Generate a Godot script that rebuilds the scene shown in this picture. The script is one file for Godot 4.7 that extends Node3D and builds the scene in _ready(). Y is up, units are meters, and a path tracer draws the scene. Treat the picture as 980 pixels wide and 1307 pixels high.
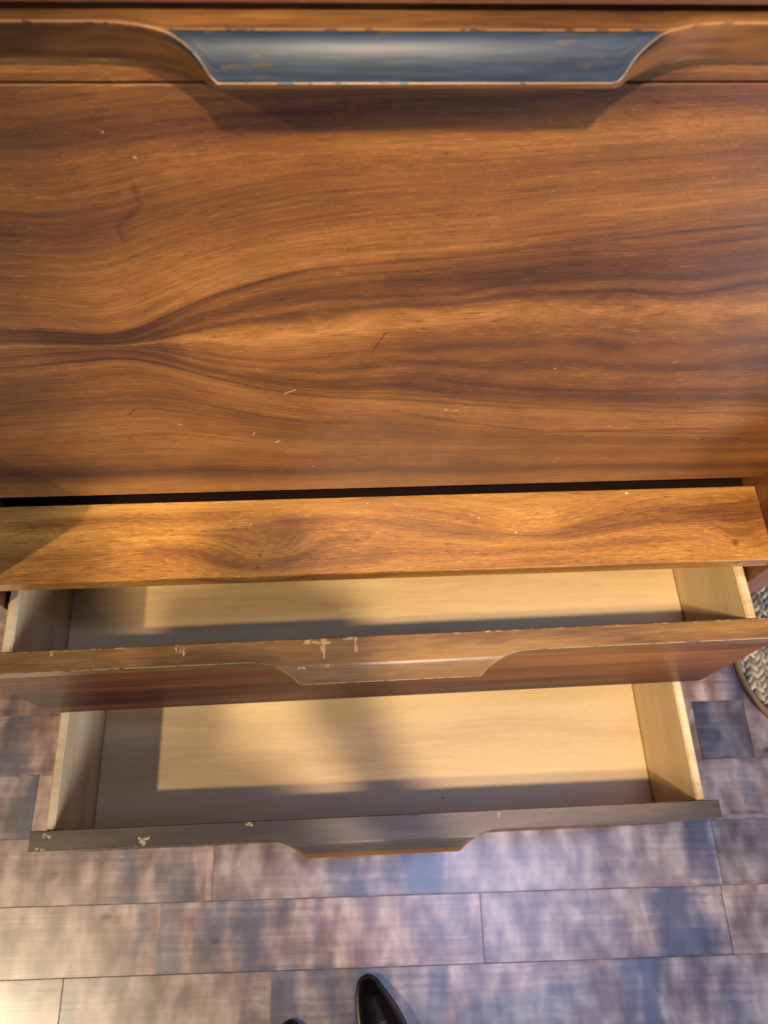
extends Node3D

const HALF := 0.455          # half the width of every drawer front
const LIP := 0.0195          # height of the moulded lip along each drawer top
const NS := 1024
var nz_low: PackedByteArray
var nz_mid: PackedByteArray
var nz_fine: PackedByteArray
var used := {}
var rng := RandomNumberGenerator.new()
var M := {}

func _ready() -> void:
	rng.seed = 4711
	# ---------- camera ----------
	var cam := Camera3D.new()
	cam.name = "camera"
	add_child(cam)
	var yaw := deg_to_rad(-6.8372)
	var pitch := deg_to_rad(-65.1573)
	var roll := deg_to_rad(4.541)
	var b := Basis(Vector3.UP, yaw) * Basis(Vector3.RIGHT, pitch) * Basis(Vector3.BACK, roll)
	cam.transform = Transform3D(b, Vector3(-0.043, 1.47, 0.3797))
	var lens := CameraAttributesPhysical.new()
	lens.frustum_near = 0.03
	lens.frustum_far = 60.0
	lens.frustum_focal_length = 24.0 / (2.0 * 0.67204)
	lens.frustum_focus_distance = 0.72
	lens.exposure_aperture = 5.6
	cam.attributes = lens
	cam.keep_aspect = Camera3D.KEEP_HEIGHT
	cam.near = 0.03
	cam.far = 60.0
	cam.fov = rad_to_deg(2.0 * atan(0.67204))
	cam.current = true
	# ---------- environment and lamps ----------
	var env := Environment.new()
	env.background_mode = Environment.BG_COLOR
	env.background_color = Color(0.60, 0.60, 0.68)
	env.background_energy_multiplier = 0.10
	env.tonemap_mode = Environment.TONE_MAPPER_LINEAR
	env.tonemap_exposure = 1.5
	env.sdfgi_enabled = true
	env.ssao_enabled = true
	env.ssil_enabled = true
	var we := WorldEnvironment.new()
	we.name = "environment"
	we.environment = env
	add_child(we)
	spot("ceiling_spot_left", Vector3(-2.50, 4.0, 1.62), Vector3(0.05, 0.4, 0.15), Color(1.0, 0.92, 0.77), 9.2, 0.06, 50.0, 0.6)
	spot("ceiling_spot_front", Vector3(0.073, 2.85, 0.985), Vector3(0.16, 0.80, 0.05), Color(1.0, 0.91, 0.79), 4.8, 0.05, 12.5, 0.3)
	area("ceiling_tube", Vector3(0.55, 2.85, 0.32), Vector3(0.55, 0.0, 0.32), Vector2(1.2, 0.25), Color(0.72, 0.78, 1.0), 0.9)
	area("added_sheen_fill", Vector3(0.60, 2.84, 0.75), Vector3(0.60, 0.0, 0.75), Vector2(0.7, 0.4), Color(0.68, 0.78, 1.0), 0.5)  # unseen panel, added to lay a cool sheen on the floor
	area("added_pull_fill", Vector3(0.1, 2.85, 2.1), Vector3(0.1, 0.0, 2.0), Vector2(1.5, 0.4), Color(0.40, 0.70, 1.0), 0.5)  # unseen source, added for the blue reflection on the top pull
	area("window_light", Vector3(3.2, 1.9, 2.6), Vector3(0.0, 0.6, 0.2), Vector2(1.6, 1.4), Color(0.80, 0.86, 1.0), 16.0)
	# ---------- surfaces ----------
	make_noise()
	make_materials()
	# ---------- setting, then things ----------
	make_floor()
	make_dresser()
	make_rug()
	make_person()


func spot(called: String, at: Vector3, to: Vector3, tint: Color, energy: float, size: float, cone: float, soft: float) -> void:
	var l := SpotLight3D.new()
	l.name = called
	l.light_color = tint
	l.light_energy = energy
	l.light_size = size
	l.spot_angle = cone
	l.spot_angle_attenuation = soft
	l.spot_range = 12.0
	l.spot_attenuation = 2.0
	l.shadow_enabled = true
	add_child(l)
	l.look_at_from_position(at, to, Vector3.FORWARD)


func area(called: String, at: Vector3, to: Vector3, size: Vector2, tint: Color, energy: float) -> void:
	var l := AreaLight3D.new()
	l.name = called
	l.light_color = tint
	l.light_energy = energy
	l.area_size = size
	l.area_normalize_energy = true
	l.area_range = 9.0
	l.area_attenuation = 2.0
	l.shadow_enabled = true
	add_child(l)
	l.look_at_from_position(at, to, Vector3.FORWARD)


# ------------------------------------------------------------------ helpers
func numbered(called: String, parent: Node) -> String:
	var key := str(parent.get_instance_id()) + called
	var n: int = used.get(key, 0)
	used[key] = n + 1
	return called if n == 0 else "%s_%03d" % [called, n]

func begin(flat := true) -> SurfaceTool:
	var st := SurfaceTool.new()
	st.begin(Mesh.PRIMITIVE_TRIANGLES)
	st.set_smooth_group(-1 if flat else 0)
	return st

func put(called: String, st: SurfaceTool, mat: Material, parent: Node, at := Vector3.ZERO) -> MeshInstance3D:
	st.index()
	st.generate_normals()
	st.generate_tangents()
	var o := MeshInstance3D.new()
	o.name = numbered(called, parent)
	o.mesh = st.commit()
	o.material_override = mat
	o.position = at
	parent.add_child(o, true)
	return o

func thing(called: String, label: String, category: String, at := Vector3.ZERO) -> Node3D:
	var o := Node3D.new()
	o.name = numbered(called, self)
	o.position = at
	add_child(o, true)
	o.set_meta("label", label)
	o.set_meta("category", category)
	return o

func tri(st: SurfaceTool, a: Vector3, b: Vector3, c: Vector3, ua: Vector2, ub: Vector2, uc: Vector2) -> void:
	st.set_uv(ua); st.add_vertex(a)
	st.set_uv(ub); st.add_vertex(b)
	st.set_uv(uc); st.add_vertex(c)

# a, b, c, d clockwise as seen from outside
func quad(st: SurfaceTool, a: Vector3, b: Vector3, c: Vector3, d: Vector3, ua: Vector2, ub: Vector2, uc: Vector2, ud: Vector2) -> void:
	tri(st, a, b, c, ua, ub, uc)
	tri(st, a, c, d, ua, uc, ud)

func planar(p: Vector3, axis: int, off: Vector2, scale: Vector2, swap: bool) -> Vector2:
	var q: Vector2
	if axis == 0: q = Vector2(p.z, -p.y)
	elif axis == 1: q = Vector2(p.x, p.z)
	else: q = Vector2(p.x, -p.y)
	if swap: q = Vector2(q.y, q.x)
	return (q + off) * scale

# a box with chamfered edges
func box(st: SurfaceTool, lo: Vector3, hi: Vector3, ch := 0.001, off := Vector2.ZERO, scale := Vector2.ONE, swap := false) -> void:
	var c := (lo + hi) * 0.5
	var h := (hi - lo) * 0.5
	for axis in 3:
		var u := (axis + 1) % 3
		var v := (axis + 2) % 3
		for s: float in [-1.0, 1.0]:
			var pts := []
			for k in [[-1.0, -1.0], [1.0, -1.0], [1.0, 1.0], [-1.0, 1.0]]:
				var p := Vector3.ZERO
				p[axis] = s * h[axis]
				p[u] = k[0] * (h[u] - ch)
				p[v] = k[1] * (h[v] - ch)
				pts.append(c + p)
			if s > 0.0: pts.reverse()
			var uv := []
			for p in pts: uv.append(planar(p, axis, off, scale, swap))
			quad(st, pts[0], pts[1], pts[2], pts[3], uv[0], uv[1], uv[2], uv[3])
	if ch <= 0.0: return
	for axis in 3:                     # the twelve edge strips, each along one axis
		var u := (axis + 1) % 3
		var v := (axis + 2) % 3
		for su: float in [-1.0, 1.0]:
			for sv: float in [-1.0, 1.0]:
				var pts := []
				for k in [[-1.0, 0], [1.0, 0], [1.0, 1], [-1.0, 1]]:
					var p := Vector3.ZERO
					p[axis] = k[0] * (h[axis] - ch)
					p[u] = su * (h[u] - (0.0 if k[1] == 0 else ch))
					p[v] = sv * (h[v] - (ch if k[1] == 0 else 0.0))
					pts.append(c + p)
				if su * sv < 0.0: pts.reverse()
				var uv := []
				for p in pts: uv.append(planar(p, 2 if axis == 0 else (0 if axis == 1 else 1), off, scale, swap))
				quad(st, pts[0], pts[1], pts[2], pts[3], uv[0], uv[1], uv[2], uv[3])
	for sx: float in [-1.0, 1.0]:
		for sy: float in [-1.0, 1.0]:
			for sz: float in [-1.0, 1.0]:
				var a := c + Vector3(sx * h.x, sy * (h.y - ch), sz * (h.z - ch))
				var bb := c + Vector3(sx * (h.x - ch), sy * h.y, sz * (h.z - ch))
				var d := c + Vector3(sx * (h.x - ch), sy * (h.y - ch), sz * h.z)
				var uv := planar(a, 2, off, scale, swap)
				if sx * sy * sz > 0.0: tri(st, a, d, bb, uv, uv, uv)
				else: tri(st, a, bb, d, uv, uv, uv)


# ------------------------------------------------------------------ textures
func noise_map(seed_: int, freq: float, oct: int) -> PackedByteArray:
	var n := FastNoiseLite.new()
	n.noise_type = FastNoiseLite.TYPE_SIMPLEX_SMOOTH
	n.seed = seed_
	n.frequency = freq
	n.fractal_octaves = oct
	n.fractal_gain = 0.55
	var im := n.get_seamless_image(NS, NS, false, false, 0.15, true)
	im.convert(Image.FORMAT_L8)
	return im.get_data()

func make_noise() -> void:
	nz_low = noise_map(11, 0.006, 3)
	nz_mid = noise_map(23, 0.02, 4)
	nz_fine = noise_map(37, 0.09, 4)

# smooth sample, 0..1
func smp(n: PackedByteArray, x: float, y: float) -> float:
	var fx := floorf(x)
	var fy := floorf(y)
	var tx := x - fx
	var ty := y - fy
	var x0 := int(fx) & 1023
	var x1 := (x0 + 1) & 1023
	var y0 := (int(fy) & 1023) << 10
	var y1 := (y0 + 1024) & 1048575
	var a := lerpf(n[y0 + x0], n[y0 + x1], tx)
	var c := lerpf(n[y1 + x0], n[y1 + x1], tx)
	return lerpf(a, c, ty) / 255.0

func tex(bytes: PackedByteArray, w: int, h: int) -> ImageTexture:
	var im := Image.create_from_data(w, h, false, Image.FORMAT_RGB8, bytes)
	return ImageTexture.create_from_image(im)

# soft dark (or light) strokes along polylines, in metres; added into a field
func strokes(field: PackedFloat32Array, w: int, h: int, x0: float, y1: float, ppm: float, list: Array) -> void:
	for s in list:
		var pts: Array = s[0]
		var r: float = s[1]
		var amt: float = s[2]
		var soft: bool = s.size() < 4
		var along := 0.0
		var total := 0.0
		for i in pts.size() - 1: total += (pts[i + 1] - pts[i]).length()
		for i in pts.size() - 1:
			var a: Vector2 = pts[i]
			var c: Vector2 = pts[i + 1]
			var ab := c - a
			var len2 := ab.length_squared()
			var R := r * 2.0
			var ix0 := maxi(0, int((minf(a.x, c.x) - R - x0) * ppm))
			var ix1 := mini(w - 1, int((maxf(a.x, c.x) + R - x0) * ppm))
			var iy0 := maxi(0, int((y1 - maxf(a.y, c.y) - R) * ppm))
			var iy1 := mini(h - 1, int((y1 - minf(a.y, c.y) + R) * ppm))
			for iy in range(iy0, iy1 + 1):
				for ix in range(ix0, ix1 + 1):
					var p := Vector2(x0 + ix / ppm, y1 - iy / ppm)
					p.y += (nz_mid[((iy * 2) & 1023) * 1024 + ((ix >> 1) & 1023)] / 255.0 - 0.5) * minf(r * 1.1, 0.010)
					var t := clampf((p - a).dot(ab) / len2, 0.0, 1.0)
					var d := (p - a - ab * t).length() / r
					if d < 2.0:
						var k := (1.0 - d * 0.5)
						k = k * k * (3.0 - 2.0 * k)
						if soft:
							var q := (along + t * sqrt(len2)) / total
							k *= minf(1.0, 6.0 * minf(q + 0.02, 1.02 - q))
						var at := iy * w + ix
						if absf(k * amt) > absf(field[at]): field[at] = k * amt
			along += sqrt(len2)

# a wood face: horizontal figure. eyes bend the grain, field adds strokes
# where each point's growth line lies at the pinch on the left: the lines run together there and fan out to the right
const FAN := [[-0.6, 0.0], [-0.33, 0.0], [-0.265, -0.10], [-0.215, -0.20], [-0.190, -0.06], [-0.172, 0.12], [-0.136, 0.42], [-0.079, 0.76], [0.0, 0.88], [0.1, 1.06], [0.26, 1.34], [0.5, 1.5]]

func flow_map(w: int, h: int, ppm: float, x0: float, y1: float, yc: float) -> PackedFloat32Array:
	var out := PackedFloat32Array()
	out.resize(w * h)
	for ix in w:
		var x := x0 + ix / ppm
		var t := 0.0
		for q in 7: t += curve(FAN, x + (q - 3) * 0.008) / 7.0
		var wob := (smp(nz_low, x * 300.0 + 500.0, 77.0) - 0.5) * 0.012
		var prev_y := -9.0
		var prev_d := 0.0
		var row := h - 1
		var d := -0.36
		while d < 0.36 and row >= 0:
			var yy := yc + wob + d + t * 0.075 * tanh(d / 0.013) * exp(-d * d / 0.026)
			if prev_y > -8.0:
				while row >= 0:
					var y := y1 - row / ppm
					if y > yy: break
					out[row * w + ix] = lerpf(prev_d, d, (y - prev_y) / maxf(yy - prev_y, 1e-6))
					row -= 1
			prev_y = yy
			prev_d = d
			d += 0.002
	return out

func wood(w: int, h: int, ppm: float, x0: float, y1: float, o: Dictionary) -> ImageTexture:
	var out := PackedByteArray()
	out.resize(w * h * 3)
	var field: PackedFloat32Array = o.get("field", PackedFloat32Array())
	var flow: PackedFloat32Array = o.get("flow", PackedFloat32Array())
	var fan: bool = flow.size() > 0
	var bandlist: Array = o.get("band_list", [])
	var eyes: Array = o.get("eyes", [])
	var dark: Color = o.dark
	var mid: Color = o.mid
	var gold: Color = o.gold
	var sx: float = o.get("sx", 60.0)
	var gk: float = o.get("gk", 900.0)
	var warp: float = o.get("warp", 0.012)
	var contrast: float = o.get("contrast", 1.0)
	var pore: float = o.get("pore", 1.0)
	var bands: float = 0.85 * float(o.get("bands", 1.35))
	var off: float = o.get("off", 0.0)
	for iy in h:
		var y := y1 - iy / ppm
		for ix in w:
			var x := x0 + ix / ppm
			var wv := smp(nz_low, x * 420.0 + off, y * 900.0 + off) - 0.5
			var g := y + wv * warp
			for e in eyes:
				var ex: float = (x - e[0]) / e[2]
				var ey: float = (y - e[1]) / e[3]
				var q := ex * ex + ey * ey
				if q < 9.0: g += e[4] * exp(-q)
			var extra := 0.0
			if fan:
				g = flow[iy * w + ix] + wv * 0.006 + (smp(nz_mid, x * 60.0, y * 300.0) - 0.5) * 0.002
				for q in bandlist:
					var e: float = (g - q[0]) / q[1]
					if absf(e) < 2.6: extra += q[2] * exp(-e * e) * (1.0 if q.size() < 5 else smoothstep(q[4], q[3], x))
			var b1 := smp(nz_mid, x * sx + off, g * gk * 0.55 + off)
			var b2 := smp(nz_fine, x * sx * 1.1, g * gk * 2.1 + off)
			var f1 := smp(nz_fine, x * 260.0 + off, g * gk * 5.0)
			var ixx := int(x * 520.0 + off + wv * 60.0) & 1023
			var iyy := int((y * (0.4 if fan else 0.6) + g * (0.6 if fan else 0.4)) * 7000.0 + wv * 20.0) & 1023
			var p: int = nz_fine[iyy * 1024 + ixx]
			var k := 0.5 + contrast * ((b1 - 0.5) * bands + (b2 - 0.5) * 0.34 + (f1 - 0.5) * 0.26)
			k -= extra * (0.6 + 0.8 * f1)
			if field:
				var fk: float = field[iy * w + ix]
				if fk != 0.0: k -= fk * (0.75 + 0.7 * f1)
			var c: Color
			if fan:                        # crisp growth lines and lighter flecks along them
				var ln := smp(nz_fine, x * 22.0 + 300.0, g * 9000.0)
				if ln > 0.60: k -= (ln - 0.60) * 0.40
				var fl: int = nz_fine[(int((y * 0.4 + g * 0.6) * 9500.0) & 1023) * 1024 + (int(x * 380.0 + 170.0) & 1023)]
				if fl > 174: k += (fl - 174) / 81.0 * 0.46
				k += (smp(nz_mid, x * 420.0 + 60.0, y * 520.0) - 0.5) * 0.20
			if k < 0.5: c = dark.lerp(mid, clampf(k * 2.0, 0.0, 1.0))
			else: c = mid.lerp(gold, clampf(k * 2.0 - 1.0, 0.0, 1.0))
			var pp := 0.0
			if p > 172: pp = (p - 172) / 83.0 * 0.34
			elif p < 84: pp = -(84 - p) / 84.0 * 0.38
			var m := 1.0 + pp * pore
			var at := (iy * w + ix) * 3
			out[at] = clampi(int(c.r * m * 255.0), 0, 255)
			out[at + 1] = clampi(int(c.g * m * 255.0), 0, 255)
			out[at + 2] = clampi(int(c.b * m * 255.0), 0, 255)
	if o.has("specks"):
		for s in o.specks: speck(out, w, h, s, x0, y1, ppm)
	return tex(out, w, h)

# a nick or scratch: [from, to, radius, colour]
func speck(out: PackedByteArray, w: int, h: int, s: Array, x0: float, y1: float, ppm: float) -> void:
	var a := Vector2((s[0].x - x0) * ppm, (y1 - s[0].y) * ppm)
	var c := Vector2((s[1].x - x0) * ppm, (y1 - s[1].y) * ppm)
	var r: float = s[2] * ppm
	var col: Color = s[3]
	var n := maxi(1, int((c - a).length()))
	for i in n + 1:
		var p := a.lerp(c, float(i) / n)
		for dy in range(-int(r) - 1, int(r) + 2):
			for dx in range(-int(r) - 1, int(r) + 2):
				var ix := int(p.x) + dx
				var iy := int(p.y) + dy
				if ix < 0 or iy < 0 or ix >= w or iy >= h: continue
				var rag: float = 0.55 + nz_fine[((iy * 3) & 1023) * 1024 + ((ix * 3) & 1023)] / 255.0
				if Vector2(dx, dy).length() > r * rag: continue
				var at := (iy * w + ix) * 3
				out[at] = int(lerpf(out[at], col.r * 255.0, col.a))
				out[at + 1] = int(lerpf(out[at + 1], col.g * 255.0, col.a))
				out[at + 2] = int(lerpf(out[at + 2], col.b * 255.0, col.a))

# the moulded lip: v runs from the back edge over the crest (0.4) to the front edge (0.8)
func lip_texture(o: Dictionary) -> ImageTexture:
	var w := 2048
	var h := 128
	var out := PackedByteArray()
	out.resize(w * h * 3)
	var base: Color = o.base
	var gold: Color = o.gold
	var pull: Color = o.pull
	var raw: Color = o.raw
	for iy in h:
		var v := (iy + 0.5) / h
		for ix in w:
			var x := (ix / float(w) - 0.5) * 0.91
			var n := smp(nz_mid, x * 90.0 + o.off, v * 60.0 + o.off)
			var f := smp(nz_fine, x * 240.0, v * 190.0 + o.off)
			var c := base.lerp(gold, clampf(0.5 + (n - 0.5) * 1.6 + (f - 0.5) * 0.7, 0.0, 1.0))
			var wear := smp(nz_fine, x * 700.0 + o.off, v * 70.0)
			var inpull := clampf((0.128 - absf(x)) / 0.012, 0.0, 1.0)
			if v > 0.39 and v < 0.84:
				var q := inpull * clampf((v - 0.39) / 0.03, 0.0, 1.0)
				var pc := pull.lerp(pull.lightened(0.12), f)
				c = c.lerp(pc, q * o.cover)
				if o.has("rim"): c = c.lerp(o.rim, q * smoothstep(0.66, 0.72, v))
				var n2 := smp(nz_fine, x * 330.0 + o.off, v * 170.0 + 33.0) * 0.72 + 0.42 * smp(nz_low, x * 2600.0 + 90.0 + o.off, v * 160.0) + 0.16 * maxf(0.0, 1.0 - absf(v - 0.43) / 0.07) - 0.03
				if n2 + 0.35 * wear > 1.04 - o.worn and v < 0.79: c = c.lerp(raw.darkened(0.5), 0.7 * clampf((n2 + 0.35 * wear - 1.04 + o.worn) * 12.0, 0.0, 1.0))
			var d1 := absf(v - 0.4) / 0.014        # crest
			if d1 < 1.0 and absf(x) < 0.128 and wear > 0.62 - 0.3 * o.crest: c = c.lerp(raw, (1.0 - d1) * 1.0 * o.crest)
			var d2 := absf(v - 0.80) / 0.020
			if d2 < 1.0 and wear > 0.60 - 0.32 * o.edge: c = c.lerp(raw, (1.0 - d2 * d2) * o.edge)
			var d3 := v / 0.05
			if d3 < 1.0 and wear > 0.74 - 0.25 * o.back: c = c.lerp(raw, o.back)
			var at := (iy * w + ix) * 3
			out[at] = int(clampf(c.r, 0.0, 1.0) * 255.0)
			out[at + 1] = int(clampf(c.g, 0.0, 1.0) * 255.0)
			out[at + 2] = int(clampf(c.b, 0.0, 1.0) * 255.0)
	for s in o.get("chips", []):      # a cluster of ragged flakes: [x, v, half width in x, half height in v]
		for q in 6:
			var fx: float = s[0] + s[2] * rng.randf_range(-1.0, 1.0) * 0.8
			var fv: float = s[1] + s[3] * rng.randf_range(-1.0, 1.0) * 0.8
			var rx: float = maxf(1.0, (s[2] * rng.randf_range(0.28, 0.60)) / 0.91 * w)
			var ry: float = maxf(0.8, s[3] * rng.randf_range(0.25, 0.6) * h)
			var cx: float = (fx / 0.91 + 0.5) * w
			var cy: float = fv * h
			for iy in range(maxi(0, int(cy - ry - 2)), mini(h - 1, int(cy + ry + 2)) + 1):
				for ix in range(maxi(0, int(cx - rx - 2)), mini(w - 1, int(cx + rx + 2)) + 1):
					var rag: float = nz_fine[((iy * 12) & 1023) * 1024 + ((ix * 9) & 1023)] / 255.0
					if Vector2((ix - cx) / rx, (iy - cy) / ry).length() < 0.35 + 0.8 * rag:
						var at := (iy * w + ix) * 3
						out[at] = int(raw.r * 255.0)
						out[at + 1] = int(raw.g * 255.0)
						out[at + 2] = int(raw.b * 255.0)
	return tex(out, w, h)

func mat(t: Texture2D, rough: float, tint := Color.WHITE, bump := 0.0) -> StandardMaterial3D:
	var m := StandardMaterial3D.new()
	if bump > 0.0:                         # pores, wear and flakes are relief too
		var im: Image = t.get_image().duplicate()
		im.convert(Image.FORMAT_L8)
		im.convert(Image.FORMAT_RGBA8)
		im.bump_map_to_normal_map(bump)
		m.normal_enabled = true
		m.normal_texture = ImageTexture.create_from_image(im)
		m.normal_scale = 0.5
	m.albedo_texture = t
	m.albedo_color = tint
	m.roughness = rough
	m.metallic_specular = 0.5
	return m

func V(x: float, y: float) -> Vector2:
	return Vector2(x, y)

func make_materials() -> void:
	# the big drawer front: a flame that pinches at the left and fans out to the right
	var w := 2048
	var h := 1096
	var ppm := 2048.0 / 0.91
	var field := PackedFloat32Array()
	field.resize(w * h)
	strokes(field, w, h, -0.455, 1.197, ppm, [
		[[V(-0.29, 0.972), V(-0.23, 0.969), V(-0.166, 0.968)], 0.026, 0.20],
		[[V(-0.167, 1.141), V(-0.165, 1.114), V(-0.185, 1.095), V(-0.183, 1.075)], 0.0016, 0.10],
		[[V(0.0, 0.87), V(0.048, 0.851), V(0.16, 0.822), V(0.384, 0.822)], 0.0018, 0.16],
	])
	var white := Color(0.78, 0.70, 0.60, 0.38)
	var ink := Color(0.10, 0.06, 0.04, 0.75)
	var specks := [
		[V(-0.160, 1.149), V(-0.1595, 1.1485), 0.0009, white], [V(-0.173, 1.166), V(-0.1725, 1.1655), 0.0006, white],
		[V(-0.018, 0.957), V(-0.008, 0.983), 0.0003, ink], [V(-0.014, 0.968), V(-0.006, 0.984), 0.0003, ink],
		[V(-0.237, 0.871), V(-0.229, 0.881), 0.0004, ink], [V(-0.30, 0.803), V(-0.275, 0.800), 0.0003, white],
		[V(-0.094, 0.900), V(-0.084, 0.906), 0.0007, white], [V(0.052, 0.868), V(0.053, 0.868), 0.0012, white],
		[V(0.14, 0.93), V(0.1405, 0.93), 0.001, white], [V(-0.11, 0.815), V(-0.106, 0.818), 0.0009, white],
		[V(0.15, 0.82), V(0.18, 0.818), 0.0003, white], [V(-0.13, 0.83), V(-0.128, 0.835), 0.0006, white],
	]
	for i in 34:
		var p := V(rng.randf_range(-0.43, 0.43), rng.randf_range(0.72, 0.96))
		var q := p + V(rng.randf_range(-0.006, 0.006), rng.randf_range(-0.002, 0.002)) * rng.randf()
		specks.append([p, q, rng.randf_range(0.0003, 0.0006), Color(0.80, 0.68, 0.55, rng.randf_range(0.25, 0.7))])
	M.face = mat(wood(w, h, ppm, -0.455, 1.197, {"field": field, "flow": flow_map(w, h, ppm, -0.455, 1.197, 0.973), "band_list": [[0.0135, 0.0036, 0.23], [-0.0150, 0.0038, 0.25], [0.0250, 0.0022, 0.19, -0.10, -0.02], [-0.0250, 0.0020, 0.19, -0.10, 0.0], [0.0215, 0.0016, 0.2, -0.2, -0.08], [0.0262, 0.0009, 0.16], [-0.0262, 0.0009, 0.18], [0.0195, 0.0007, 0.15], [-0.0205, 0.0007, 0.15], [0.0105, 0.0006, 0.12], [-0.0118, 0.0006, 0.12], [0.0075, 0.0010, 0.20], [0.0035, 0.0026, -0.24], [-0.0070, 0.0010, 0.18], [-0.0030, 0.0008, 0.14], [0.034, 0.004, -0.12], [-0.036, 0.006, -0.06], [-0.078, 0.0020, 0.12], [-0.21, 0.016, 0.24], [0.19, 0.018, 0.30], [0.13, 0.012, 0.08], [-0.13, 0.02, -0.08]], "dark": Color8(56, 33, 26), "mid": Color8(121, 75, 35), "gold": Color8(182, 122, 60), "specks": specks, "bands": 0.75, "pore": 1.25, "contrast": 0.75, "off": 40.0}), 0.37, Color.WHITE, 2.0)
	# plainer striped walnut for the lower fronts and the case
	ppm = 1024.0 / 0.91
	M.front = mat(wood(1024, 288, ppm, -0.455, 0.0, {"dark": Color8(62, 34, 25), "mid": Color8(112, 66, 38), "gold": Color8(154, 98, 56), "contrast": 1.25, "sx": 26.0, "gk": 700.0, "off": 300.0}), 0.34)
	M.front.metallic_specular = 0.12
	M.case = mat(wood(512, 1024, 1024.0, 0.0, 1.0, {"dark": Color8(58, 30, 22), "mid": Color8(106, 63, 37), "gold": Color8(138, 86, 50), "sx": 30.0, "off": 510.0}), 0.36)
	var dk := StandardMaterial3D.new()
	dk.albedo_color = Color8(26, 17, 12)  # near-black: the shade inside the enclosed slot, put into the colour
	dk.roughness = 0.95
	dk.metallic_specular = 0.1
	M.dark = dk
	# the shelf board: two swirling eyes
	ppm = 2048.0 / 0.87
	var f2 := PackedFloat32Array()
	f2.resize(2048 * 448)
	var spots := []
	for i in 90:
		var p := V(rng.randf_range(-0.42, 0.42), rng.randf_range(0.0, 0.10))
		spots.append([[p, p + V(rng.randf_range(0.005, 0.016), rng.randf_range(-0.0012, 0.0012))], 0.0005, rng.randf_range(0.06, 0.26)])
	spots.append([[V(-0.42, 0.068), V(-0.20, 0.072), V(-0.05, 0.064)], 0.006, 0.22])
	spots.append([[V(-0.16, 0.028), V(-0.11, 0.032)], 0.014, -0.12])
	spots.append([[V(0.12, 0.050), V(0.20, 0.056)], 0.016, -0.14])
	spots.append([[V(-0.30, 0.03), V(-0.26, 0.03)], 0.014, -0.12])
	spots.append([[V(-0.138, 0.024), V(-0.137, 0.024)], 0.0011, 0.6, 0])
	spots.append([[V(-0.141, 0.011), V(-0.139, 0.0112)], 0.0009, 0.5, 0])
	spots.append([[V(0.39, 0.022), V(0.391, 0.022)], 0.003, 0.4, 0])
	strokes(f2, 2048, 448, -0.435, 0.19, ppm, spots)
	var wsp := []
	for i in 7:
		var p := V(rng.randf_range(-0.42, 0.42), rng.randf_range(0.005, 0.09))
		wsp.append([p, p + V(rng.randf_range(-0.002, 0.002), 0.0004), rng.randf_range(0.0004, 0.0009), Color(0.85, 0.82, 0.8, 0.7)])
	M.shelf = mat(wood(2048, 448, ppm, -0.435, 0.19, {"field": f2, "eyes": [[-0.135, 0.026, 0.060, 0.026, 0.022], [0.165, 0.052, 0.085, 0.030, 0.026], [-0.08, 0.06, 0.10, 0.03, -0.012], [0.40, 0.02, 0.04, 0.02, 0.016]],
		"dark": Color8(88, 50, 24), "mid": Color8(148, 98, 40), "gold": Color8(196, 142, 64), "gk": 1300.0, "warp": 0.02, "contrast": 0.95, "off": 77.0, "pore": 2.1, "specks": wsp}), 0.34)
	# pale drawer interiors
	ppm = 1024.0 / 0.9
	M.pale = mat(wood(1024, 512, ppm, -0.45, 0.45, {"dark": Color8(160, 126, 84), "mid": Color8(200, 169, 120), "gold": Color8(218, 193, 142), "contrast": 0.55, "sx": 50.0, "gk": 600.0, "pore": 0.28, "off": 640.0,
		"specks": [[V(0.10, 0.05), V(0.101, 0.05), 0.002, Color(0.55, 0.36, 0.12, 0.7)]]}), 0.42)
	M.poplar = mat(wood(1024, 512, ppm, -0.45, 0.45, {"dark": Color8(160, 120, 72), "mid": Color8(204, 174, 126), "gold": Color8(222, 198, 152), "contrast": 0.7, "sx": 40.0, "gk": 760.0, "pore": 0.4, "off": 810.0}), 0.30)
	var raw := Color8(196, 146, 78)
	M.lip_top = mat(lip_texture({"base": Color8(56, 35, 21), "gold": Color8(120, 78, 38), "pull": Color8(15, 25, 34), "raw": Color8(156, 104, 50), "off": 5.0, "cover": 0.97, "worn": 0.09, "crest": 0.85, "edge": 0.8, "back": 0.1}), 0.36, Color.WHITE, 1.0)  # the pull's blue cast paints in the cool reflection from overhead
	M.lip_top.metallic_specular = 0.3
	M.lip_mid = mat(lip_texture({"base": Color8(84, 56, 28), "gold": Color8(142, 102, 50), "pull": Color8(100, 72, 50), "raw": Color8(192, 152, 92), "off": 205.0, "cover": 0.6, "worn": 0.10, "crest": 0.35, "edge": 0.75, "back": 0.5,
		"chips": [[-0.075, 0.17, 0.003, 0.13], [-0.082, 0.05, 0.016, 0.05], [-0.099, 0.44, 0.005, 0.03], [-0.070, 0.42, 0.002, 0.04], [-0.038, 0.12, 0.0018, 0.13], [-0.044, 0.03, 0.010, 0.03], [-0.227, 0.13, 0.0014, 0.09], [-0.231, 0.13, 0.001, 0.07], [-0.236, 0.12, 0.001, 0.07], [-0.27, 0.72, 0.004, 0.05], [-0.29, 0.62, 0.002, 0.04], [0.11, 0.02, 0.006, 0.04], [-0.37, 0.08, 0.002, 0.05]]}), 0.36, Color.WHITE, 1.2)
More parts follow.
